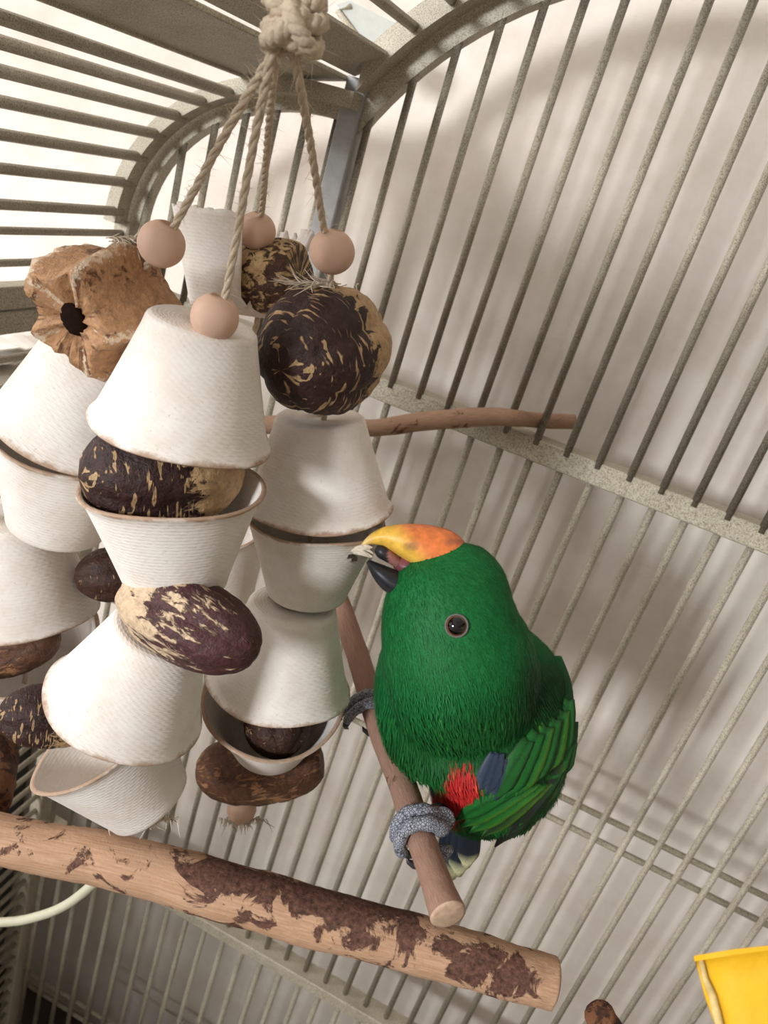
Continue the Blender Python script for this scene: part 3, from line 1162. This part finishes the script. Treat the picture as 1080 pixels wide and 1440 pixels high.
md = tmp.modifiers.new('r', 'REMESH')
md.mode = 'VOXEL'
md.voxel_size = 0.0016
sm = tmp.modifiers.new('s', 'SMOOTH')
sm.factor = 0.6
sm.iterations = 12
bpy.context.view_layer.update()
dg = bpy.context.evaluated_depsgraph_get()
body_me = bpy.data.meshes.new_from_object(tmp.evaluated_get(dg))
bpy.data.objects.remove(tmp)
body_me.materials.clear()
body_me.shade_smooth()


def lin(c):
    return np.array(srgb(*c)[:3])


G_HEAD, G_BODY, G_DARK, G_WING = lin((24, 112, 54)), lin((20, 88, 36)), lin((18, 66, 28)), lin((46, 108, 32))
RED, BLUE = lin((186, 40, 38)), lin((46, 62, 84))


def smooth01(x):
    x = min(max(x, 0), 1)
    return x * x * (3 - 2 * x)


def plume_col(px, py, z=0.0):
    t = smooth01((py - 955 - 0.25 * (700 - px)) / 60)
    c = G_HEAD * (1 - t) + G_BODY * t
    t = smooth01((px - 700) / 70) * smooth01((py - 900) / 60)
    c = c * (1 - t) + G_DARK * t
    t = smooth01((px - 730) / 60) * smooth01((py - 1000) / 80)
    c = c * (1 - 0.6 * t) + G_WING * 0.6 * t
    nz = 10 * noise.noise(Vector((px * 0.09, py * 0.09, 0)))
    d = min(math.hypot((px - 648) / 24, (py - 1100 + nz) / 24), math.hypot((px - 622 + nz) / 27, (py - 1134) / 22), math.hypot((px - 640) / 18, (py - 1122) / 26))
    t = smooth01((1.22 - d) / 0.3)
    c = c * (1 - t) + RED * t
    return c


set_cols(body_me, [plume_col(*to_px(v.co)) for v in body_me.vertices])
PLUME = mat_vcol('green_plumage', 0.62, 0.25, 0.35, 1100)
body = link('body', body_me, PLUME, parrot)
bvh = BVHTree.FromPolygons([v.co for v in body_me.vertices], [tuple(p.vertices) for p in body_me.polygons])


def surf(px, py, fallback=0.372):
    d = (W(px, py, 1.0) - CAM).normalized()
    h = bvh.ray_cast(CAM, d)
    if h[0] is None:
        return W(px, py, fallback), -d
    return h[0], h[1]


# wing: a flattened pad with layered feathers
wing_v, wing_f = loft([(778, 925, 0.372, 12, 0.003), (782, 965, 0.366, 22, 0.007), (780, 1010, 0.361, 27, 0.009), (768, 1055, 0.357, 36, 0.010), (748, 1095, 0.355, 40, 0.0095), (722, 1130, 0.354, 32, 0.007), (702, 1160, 0.356, 14, 0.003)], n=24)
wing_me = mesh_from(wing_v, wing_f)
set_cols(wing_me, [plume_col(*to_px(v.co)) for v in wing_me.vertices])
wing = link('wing', wing_me, PLUME, parrot)
wbvh = BVHTree.FromPolygons(wing_v, wing_f)


def wsurf(px, py, fallback):
    d = (W(px, py, 1.0) - CAM).normalized()
    best = None
    for t in (bvh, wbvh):
        h = t.ray_cast(CAM, d)
        if h[0] is not None and (best is None or h[3] < best[3]):
            best = h
    if best is None:
        return W(px, py, fallback)
    return best[0]


FEATHER = mat_vcol('feather_vane', 0.5, 0.35, 0.15, 1500)


def feather(parent, b, t, width, col, edge, lift0=0.0005, lift1=0.002, fb=0.362, curve=0.0, tipcol=None, name='feather'):
    """one vane from pixel b to pixel t lying on the bird's surface"""
    n, m_ = 12, 6
    A = [np.array(wsurf(b[0] + (t[0] - b[0]) * i / n, b[1] + (t[1] - b[1]) * i / n, fb)) for i in range(n + 1)]
    A[-1] = np.array(W(t[0], t[1], to_px(Vector(A[-2]))[2]))
    for _ in range(3):
        A = [A[0]] + [(A[i - 1] + 2 * A[i] + A[i + 1]) / 4 for i in range(1, n)] + [A[-1]]
    A = [Vector(a) for a in A]
    L = (A[-1] - A[0]).length
    V, FA, cols = [], [], []
    tan = (A[-1] - A[0]).normalized()
    view = -RZ
    side = tan.cross(view).normalized()
    nor = side.cross(tan).normalized()
    if nor.dot(view) < 0:
        nor = -nor
    rg = random.Random(int(b[0] * 31 + t[1]))
    for i in range(n + 1):
        u = i / n
        w = width * (0.55 + 0.45 * math.sin(min(u * 2.2, 1.57))) * (1 - smooth01((u - 0.72) / 0.28) ** 1.5 * 0.93)
        for k in range(m_ + 1):
            s = -1 + 2 * k / m_
            jag = rg.uniform(-0.04, 0.04) * (abs(s) > 0.9)
            p = A[i] + side * (w * (s + jag) + curve * L * math.sin(u * 3.14)) + nor * (lift0 + (lift1 - lift0) * u - 0.16 * w * s * s) - tan * (abs(s) * w * 0.35)
            V.append(p)
            e = smooth01((abs(s) - 0.55) / 0.4)
            c = col * (1 - e) + edge * e
            if k == m_ // 2:
                c = c * 0.55
            if tipcol is not None:
                q = smooth01((u - 0.66) / 0.22)
                c = c * (1 - q) + tipcol * q
            cols.append(c * rg.uniform(0.85, 1.12))
    q = m_ + 1
    for i in range(n):
        for k in range(m_):
            a = i * q + k
            FA.append((a, a + 1, a + 1 + q, a + q))
    me = mesh_from(V, FA)
    set_cols(me, cols)
    o = link(name, me, FEATHER, parent)
    sd = o.modifiers.new('thick', 'SOLIDIFY')
    sd.thickness = 0.0003
    return o


GR, YG, DK, BK = lin((24, 98, 36)), lin((88, 138, 40)), lin((34, 58, 30)), lin((34, 38, 32))
FW = [
    ((806, 1015), (788, 1096), 0.0042, DK, GR), ((804, 1030), (766, 1120), 0.0048, GR, DK), ((802, 1040), (746, 1143), 0.0052, DK, YG),
    ((798, 1055), (729, 1160), 0.0052, GR, BK), ((792, 1068), (712, 1174), 0.0052, BK, GR), ((785, 1083), (696, 1187), 0.0052, BK, DK),
    ((775, 1093), (677, 1174), 0.0046, DK, YG), ((765, 1098), (660, 1168), 0.0044, GR, YG), ((755, 1098), (647, 1160), 0.0042, GR, YG), ((745, 1093), (640, 1150), 0.0042, GR, GR),
    ((798, 985), (786, 1065), 0.0052, GR, DK), ((790, 1000), (764, 1090), 0.0056, GR, YG), ((780, 1012), (744, 1105), 0.0056, GR, DK), ((768, 1022), (724, 1118), 0.0056, GR, YG), ((755, 1030), (706, 1122), 0.0056, GR, GR),
    ((742, 1040), (690, 1124), 0.0050, GR, DK)]
for j, (b, t, w, c, e) in enumerate(FW):
    feather(wing, b, t, w, c, e, 0.0006 + 0.0001 * j, 0.0016 + 0.00012 * j)
for b, t, w in (((702, 1058), (684, 1112), 0.0040), ((695, 1058), (674, 1106), 0.0036), ((706, 1066), (696, 1120), 0.0036)):
    o = feather(wing, b, t, w, BLUE, lin((72, 74, 88)), 0.0015, 0.0034, name='bend_feather')
# tail: dark blue-black feathers with pale tips, behind the branch
tail_v, tail_f = loft([(656, 1140, 0.384, 30, 0.006), (652, 1160, 0.386, 22, 0.004), (648, 1180, 0.389, 12, 0.002)], n=16)
tme = mesh_from(tail_v, tail_f)
set_cols(tme, [lin((30, 44, 44))] * len(tail_v))
tail = link('tail', tme, PLUME, parrot)


def tail_feather(b, t, width, z0, z1):
    n, m_ = 12, 6
    A = [W(b[0] + (t[0] - b[0]) * i / n, b[1] + (t[1] - b[1]) * i / n, z0 + (z1 - z0) * i / n) for i in range(n + 1)]
    tan = (A[-1] - A[0]).normalized()
    side = tan.cross(-RZ).normalized()
    nor = side.cross(tan)
    V, FA, cols = [], [], []
    rg = random.Random(int(b[0] * 7 + t[0]))
    for i in range(n + 1):
        u = i / n
        w = width * (0.75 + 0.25 * math.sin(u * 2)) * (1 - smooth01((u - 0.8) / 0.2) * 0.75)
        for k in range(m_ + 1):
            s = -1 + 2 * k / m_
            V.append(A[i] + side * w * s - nor * 0.18 * w * s * s - tan * (abs(s) * w * 0.3))
            c = lin((26, 34, 44)) * (1 + 0.3 * abs(s))
            q = smooth01((u - 0.74) / 0.18)
            cols.append((c * (1 - q) + lin((206, 204, 160)) * q) * rg.uniform(0.85, 1.1))
    q = m_ + 1
    for i in range(n):
        for k in range(m_):
            a = i * q + k
            FA.append((a, a + 1, a + 1 + q, a + q))
    me = mesh_from(V, FA)
    set_cols(me, cols)
    o = link('tail_feather', me, FEATHER, tail)
    o.modifiers.new('thick', 'SOLIDIFY').thickness = 0.0003


for b, t, w, z0, z1 in (((645, 1150), (636, 1238), 0.0058, 0.380, 0.398), ((655, 1150), (645, 1234), 0.0060, 0.377, 0.395), ((664, 1148), (656, 1222), 0.0058, 0.374, 0.392), ((636, 1150), (626, 1222), 0.0050, 0.382, 0.400)):
    tail_feather(b, t, w, z0, z1)

# fine contour feathers all over
rng = random.Random(11)
tri = [(p.vertices, p.area, p.normal.copy(), p.center.copy()) for p in body_me.polygons]
cum = np.cumsum([t[1] for t in tri])
V, FA, cols = [], [], []
bc = W(596, 800, 0.336)
down = cdir(0.10, 1, 0.12)
EYE = (642, 880)
for _ in range(46000):
    i = int(np.searchsorted(cum, rng.random() * cum[-1]))
    vs_, ar, nr, ce = tri[min(i, len(tri) - 1)]
    w_ = [rng.random() for _ in vs_]
    sw = sum(w_)
    p = Vector((0, 0, 0))
    for q, vi in zip(w_, vs_):
        p += body_me.vertices[vi].co * (q / sw)
    if nr.dot(p - CAM) > 0.25 * (p - CAM).length:
        continue
    px, py, z = to_px(p)
    if math.hypot(px - EYE[0], py - EYE[1]) < 19:
        continue
    rad = (p - bc).normalized()
    hd = smooth01((960 - py) / 90)
    d = (rad * (0.5 + hd) + down * (1.2 - hd)).normalized()
    d = d - nr * d.dot(nr)
    d = (d.normalized() + Vector((rng.gauss(0, .10), rng.gauss(0, .10), rng.gauss(0, .10)))).normalized()
    hs = smooth01((py - 930) / 110)
    L = (0.0022 + 0.0034 * hs) * rng.uniform(0.7, 1.2)
    wd = (0.00014 + 0.00024 * hs) * rng.uniform(0.8, 1.2)
    sd = nr.cross(d).normalized() * wd
    lift = rng.uniform(0.04, 0.17)
    b = len(V)
    o0 = p + nr * 0.0001
    o1 = p + d * L * 0.55 + nr * L * lift * 0.8
    o2 = p + d * L + nr * L * lift
    V += [o0 - sd * .5, o0 + sd * .5, o1 - sd, o1 + sd, o2]
    FA += [(b, b + 1, b + 3, b + 2), (b + 2, b + 3, b + 4)]
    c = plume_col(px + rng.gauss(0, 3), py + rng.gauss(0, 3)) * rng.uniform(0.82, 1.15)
    if py > 1000 and rng.random() < 0.05:
        c = c * 1.5 + lin((60, 90, 20)) * 0.3
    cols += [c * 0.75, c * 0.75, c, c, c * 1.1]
me = mesh_from(V, FA)
set_cols(me, cols)
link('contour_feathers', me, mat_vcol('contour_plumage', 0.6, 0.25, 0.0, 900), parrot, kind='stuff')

# beak
BEAKM = mat_vcol('beak_horn', 0.42, 0.35, 0.06, 250)
bv, bf = loft([(642, 798, 0.338, 24, 0.0080), (633, 789, 0.336, 34, 0.0098), (615, 778, 0.335, 37, 0.0100), (592, 767, 0.334, 31, 0.0090), (566, 759, 0.333, 23, 0.0072), (543, 755, 0.333, 15, 0.0050), (524, 758, 0.333, 8, 0.0030), (509, 766, 0.333, 2, 0.0010)], n=32, per=8)
me = mesh_from(bv, bf)
OR, YE, SM_ = lin((240, 132, 72)), lin((244, 192, 78)), lin((140, 86, 78))
bc_cols = []
for v in bv:
    px, py, z = to_px(v)
    t = smooth01((606 - px + 0.75 * (py - 775)) / 36)
    c = OR * (1 - t) + YE * t
    nz = noise.noise(Vector((px * 0.05, py * 0.05, 3))) * 0.4
    for cx, cy, rx, ry, k in ((578, 768, 11, 6, 0.5), (604, 806, 20, 6, 0.75), (640, 762, 16, 5, 0.6)):
        dd = math.hypot((px - cx) / rx, (py - cy) / ry) + nz
        c = c + (SM_ - c) * k * smooth01((1.2 - dd) / 0.6)
    t = smooth01((530 - px) / 24)
    c = c + (lin((236, 214, 160)) - c) * t * 0.7
    bc_cols.append(c)
set_cols(me, bc_cols)
link('upper_beak', me, BEAKM, parrot, label='orange upper beak fading to yellow at the hooked tip')
lv, lf = loft([(586, 826, 0.336, 10, 0.0070), (568, 826, 0.335, 14, 0.0082), (550, 817, 0.334, 17, 0.0078), (533, 804, 0.333, 12, 0.0058), (517, 789, 0.333, 3, 0.0020)], n=24)
me = mesh_from(lv, lf)
set_cols(me, [lin((40, 40, 44)) if to_px(v)[0] < 566 else lin((196, 160, 148)) for v in lv])
link('lower_beak', me, BEAKM, parrot, label='black lower beak')
mv, mf = loft([(606, 812, 0.336, 14, 0.006), (588, 803, 0.336, 15, 0.0068), (570, 796, 0.336, 14, 0.0062), (556, 790, 0.336, 8, 0.004)], n=18)
me = mesh_from(mv, mf)
set_cols(me, [lin((150, 84, 92)) * (0.6 + 0.5 * smooth01((790 - to_px(v)[1]) / 20 + 0.5)) for v in mv])
link('mouth_lining', me, BEAKM, parrot)
tv, tf = loft([(560, 792, 0.334, 7, 0.003), (548, 783, 0.333, 9, 0.0034), (536, 775, 0.333, 10, 0.0036), (528, 771, 0.333, 5, 0.0020)], n=16)
me = mesh_from(tv, tf)
set_cols(me, [lin((44, 40, 44)) if to_px(v)[0] < 546 else lin((156, 104, 96)) for v in tv])
link('tongue', me, BEAKM, parrot)

# eye
ep, en = surf(*EYE)
en = (en * 0.5 + (CAM - ep).normalized() * 0.5).normalized()
er = 0.0052
M = axis_matrix(ep - en * 0.0028, en)
bm = bmesh.new()
bmesh.ops.create_uvsphere(bm, u_segments=32, v_segments=32, radius=er)
me = bm_mesh(bm, True)
cc = []
for v in me.vertices:
    a = math.degrees(math.acos(max(-1, min(1, v.co.z / er))))
    cc.append(lin((8, 7, 8)) if a < 43 else (lin((120, 72, 44)) if a < 51 else lin((70, 52, 46))))
set_cols(me, cc)
EYEM = mat_vcol('wet_eye', 0.05, 0.7, 0.0, 500)
eye = link('eye', me, EYEM, parrot, M)
V, FA = tube([Vector((math.cos(a) * 0.0043, math.sin(a) * 0.0043, er * 0.62)) for a in [2 * math.pi * k / 32 for k in range(33)]], 0.00045, 8, False)
link('eye_ring', mesh_from(V, FA), mat_plain('grey_skin', srgb(112, 112, 108), 0.6, 0.3, 0.3, 1500, var=0.3), eye, M)

# feet
def mat_scaly():
    M = MatB('scaly_grey_skin', rough=0.55, spec=0.35)
    ob = M.coord('Object')
    vo = M.n('ShaderNodeTexVoronoi', feature='DISTANCE_TO_EDGE')
    vo.inputs['Scale'].default_value = 850
    M.l(ob, vo.inputs['Vector'])
    M.color(M.ramp(vo.outputs[0], [(0.02, srgb(62, 62, 70)), (0.16, srgb(164, 166, 176))]))
    M.bump(vo.outputs[0], 0.8, 0.0008)
    return M.m


SCALY = mat_scaly()
CLAW = mat_plain('dark_claw', srgb(58, 56, 58), 0.35, 0.5, 0.1, 400, var=0.3)


def foot(px, py, toes, shank_to, label=None):
    """toes wrap the thin branch; angles run from the bird's side over the face of the branch"""
    i = min(range(len(P2pts)), key=lambda k: math.hypot(to_px(P2pts[k])[0] - px, to_px(P2pts[k])[1] - py))
    c, rb = P2pts[i], P2rad[i]
    a = (P2pts[min(i + 1, len(P2pts) - 1)] - P2pts[i - 1]).normalized()
    v = (CAM - c)
    v = (v - a * v.dot(a)).normalized()
    r = a.cross(v)
    if r.dot(RX) < 0:
        r = -r
    lists, claws = [], []
    for off, a0, a1, tr, reach in toes:
        path, rad = [], []
        n = 16
        for k in range(n + 1):
            t = math.radians(a0 + (a1 - a0) * k / n)
            R_ = rb + tr * 1.0 + reach * max(0, k / n - 0.55) ** 2 * 4
            knob = 1 + 0.10 * math.sin(k * 1.9)
            path.append(c + a * (off + 0.0006 * math.sin(k * 0.6) - (0.010 * (k / n) if reach else 0)) + (r * math.cos(t) + v * math.sin(t)) * R_)
            rad.append(tr * knob * (1.05 - 0.30 * k / n))
        rad[-1] *= 0.6
        lists.append(tube(path, rad, 12))
        d = (path[-1] - path[-3]).normalized()
        inn = (c + a * off - path[-1]).normalized()
        cp = [path[-1] - d * 0.0015, path[-1] + d * 0.002 + inn * 0.0002, path[-1] + d * 0.0045 + inn * 0.0012, path[-1] + d * 0.006 + inn * 0.0034]
        claws.append(tube(cp, [0.0019, 0.0017, 0.0011, 0.0002], 8))
    sh0 = c + r * (rb + 0.0052) + v * 0.002
    lists.append(tube([sh0 + v * 0.001, sh0 + (W(*shank_to) - sh0) * 0.5, W(*shank_to)], [0.0052, 0.0050, 0.0060], 12))
    V_, F_ = merge(lists)
    o = link('foot', mesh_from(V_, F_), SCALY, parrot)
    for cv, cf in claws:
        link('claw', mesh_from(cv, cf), CLAW, o)
    return o


foot(593, 1168, [(-0.0035, 10, 205, 0.0034, 0.0), (0.0030, 5, 215, 0.0033, 0.0), (0.0085, -20, -120, 0.0030, 0.0)], (616, 1148, 0.356))
foot(524, 1014, [(-0.0030, 10, 186, 0.0031, 0.009), (0.0030, 10, 192, 0.0031, 0.008), (0.001, -30, -120, 0.0032, 0.0)], (568, 1010, 0.392))

V, FA = [], []
rg = random.Random(5)
for k in range(9):
    b_ = W(500 + rg.uniform(-4, 6), 768 + rg.uniform(-4, 8), 0.3345)
    e_ = W(522 + rg.uniform(-6, 4), 776 + rg.uniform(-8, 8), 0.331)
    tube([b_, (b_ + e_) / 2 + RY * rg.gauss(0, 0.0006), e_], [0.0013, 0.0010, 0.0004], 6, True, V, FA)
link('pulp_shred', mesh_from(V, FA), FRAY, st_right)

# ================================================================== yellow block, cable, shelf
YEL = mat_plain('yellow_paint', srgb(226, 172, 16), 0.6, 0.35, 0.5, 120, var=0.12)
RAWW = mat_plain('chipped_edge', srgb(226, 196, 130), 0.8, 0.2, 0.6, 300, var=0.35)
yb = empty('wooden_block', W(1060, 1440, 0.225), 'yellow painted wooden block with chipped pale edge in the lower corner', 'block')
zc = 0.205
o_ = W(986, 1350, zc)
ex = cdir(0.985, -0.02, 0.16)
ey = cdir(0.22, 0.97, -0.06)
ez = (o_ - CAM + RX * 0.01 + RY * 0.01).normalized()
ex = (ex - ez * ex.dot(ez)).normalized()
ey = ey - ez * ey.dot(ez)
ey = (ey - ex * ey.dot(ex)).normalized()
bm = bmesh.new()
bmesh.ops.create_cube(bm, size=1)
for v in bm.verts:
    v.co = ex * ((v.co.x + 0.5) * 0.060) + ey * ((v.co.y + 0.5) * 0.060) + ez * ((v.co.z + 0.5) * 0.020)
bmesh.ops.bevel(bm, geom=list(bm.edges), offset=0.0012, segments=2, affect='EDGES')
bmesh.ops.subdivide_edges(bm, edges=list(bm.edges), cuts=6, use_grid_fill=True)
for v in bm.verts:
    v.co += Vector((1, 1, 1)) * 0.0004 * noise.noise(v.co * 300)
link('block_body', bm_mesh(bm, True), YEL, yb, Matrix.Translation(o_))
V, FA = [], []
pth = [o_ + ey * (0.004 * k) + Vector((0.0004, 0.0004, 0.0004)) * noise.noise(Vector((k * 1.7, 0, 0))) - ez * 0.0004 for k in range(16)]
tube(pth, [0.0008 + 0.0012 * abs(noise.noise(Vector((k * 0.9, 2, 0)))) for k in range(16)], 8, True, V, FA)
link('chipped_edge', mesh_from(V, FA), RAWW, yb)

cab = spline([list(W(-330, 1270, 0.50)), list(W(-120, 1296, 0.49)), list(W(0, 1297, 0.48)), list(W(55, 1288, 0.47)), list(W(100, 1268, 0.455)), list(W(150, 1225, 0.43)), list(W(170, 1200, 0.40))], 10)
V, FA = tube([Vector(p) for p in cab], 0.0027, 10)
tag(link('pale_cable', mesh_from(V, FA), mat_plain('cream_plastic', srgb(206, 200, 176), 0.5, 0.4, 0.05, 60, var=0.1)), 'thin cream cable sagging under the thick perch by the side bars', 'cable')

# low dark cabinet beside the cage, added partly to shade the low corner
CAB = mat_plain('dark_grey_laminate', srgb(70, 66, 62), 0.5, 0.4, 0.05, 40, var=0.2)
cabn = empty('shade_cabinet', (-1.0, 0.3, 0), 'low dark grey cabinet added beyond the side bars, partly to shade the lower left', 'cabinet')
link('cabinet_body', box_mesh((-1.55, 0.02, 0.04), (-0.46, YW - 0.004, 0.44), 0.003), CAB, cabn)
link('cabinet_top', box_mesh((-1.57, 0.0, 0.44), (-0.44, YW - 0.004, 0.465), 0.003), CAB, cabn)
link('plinth', box_mesh((-1.52, 0.05, 0), (-0.49, YW - 0.01, 0.04), 0.001), CAB, cabn)
for xa in (-1.54, -1.0):
    dr = link('door', box_mesh((xa, 0.004, 0.06), (xa + 0.53, 0.02, 0.43), 0.002), CAB, cabn)
    link('handle', box_mesh((xa + 0.25, -0.012, 0.34), (xa + 0.28, 0.004, 0.37), 0.003), METAL, dr)

SHELF = mat_plain('white_shelf', srgb(214, 206, 192), 0.5, 0.4, 0.05, 30, var=0.1)
zs = CAMZ - 0.262
link('shelf_board', box_mesh((-1.1, 0.44, zs - 0.02), (-0.42, YW, zs), 0.001), SHELF)
tag(bpy.data.objects['shelf_board'], 'white wall shelf seen through the side bars', 'shelf')
PAPER = mat_plain('white_paper', srgb(236, 230, 222), 0.8, 0.2, 0.2, 90, var=0.08)
for j, lab in enumerate(('crumpled white paper lying lowest on the wall shelf', 'crumpled white paper in the middle of the shelf pile', 'crumpled white paper on top of the shelf pile')):
    rg = random.Random(40 + j)
    n = 14
    V, FA = [], []
    for a in range(n + 1):
        for b in range(n + 1):
            x, y = a / n * 0.14, b / n * 0.10
            h = 0.006 * noise.noise(Vector((x * 30 + j * 7, y * 30, 0))) + 0.003 * noise.noise(Vector((x * 90 + j * 7, y * 90, 0)))
            V.append(Vector((-0.63 + x + 0.012 * j, 0.475 + y + 0.006 * j, zs + 0.007 + j * 0.012 + h)))
    for a in range(n):
        for b in range(n):
            q = a * (n + 1) + b
            FA.append((q, q + n + 1, q + n + 2, q + 1))
    o = link('paper_sheet', mesh_from(V, FA, False), PAPER)
    o.modifiers.new('thick', 'SOLIDIFY').thickness = 0.0012
    tag(o, lab, 'paper', 'papers on the wall shelf')
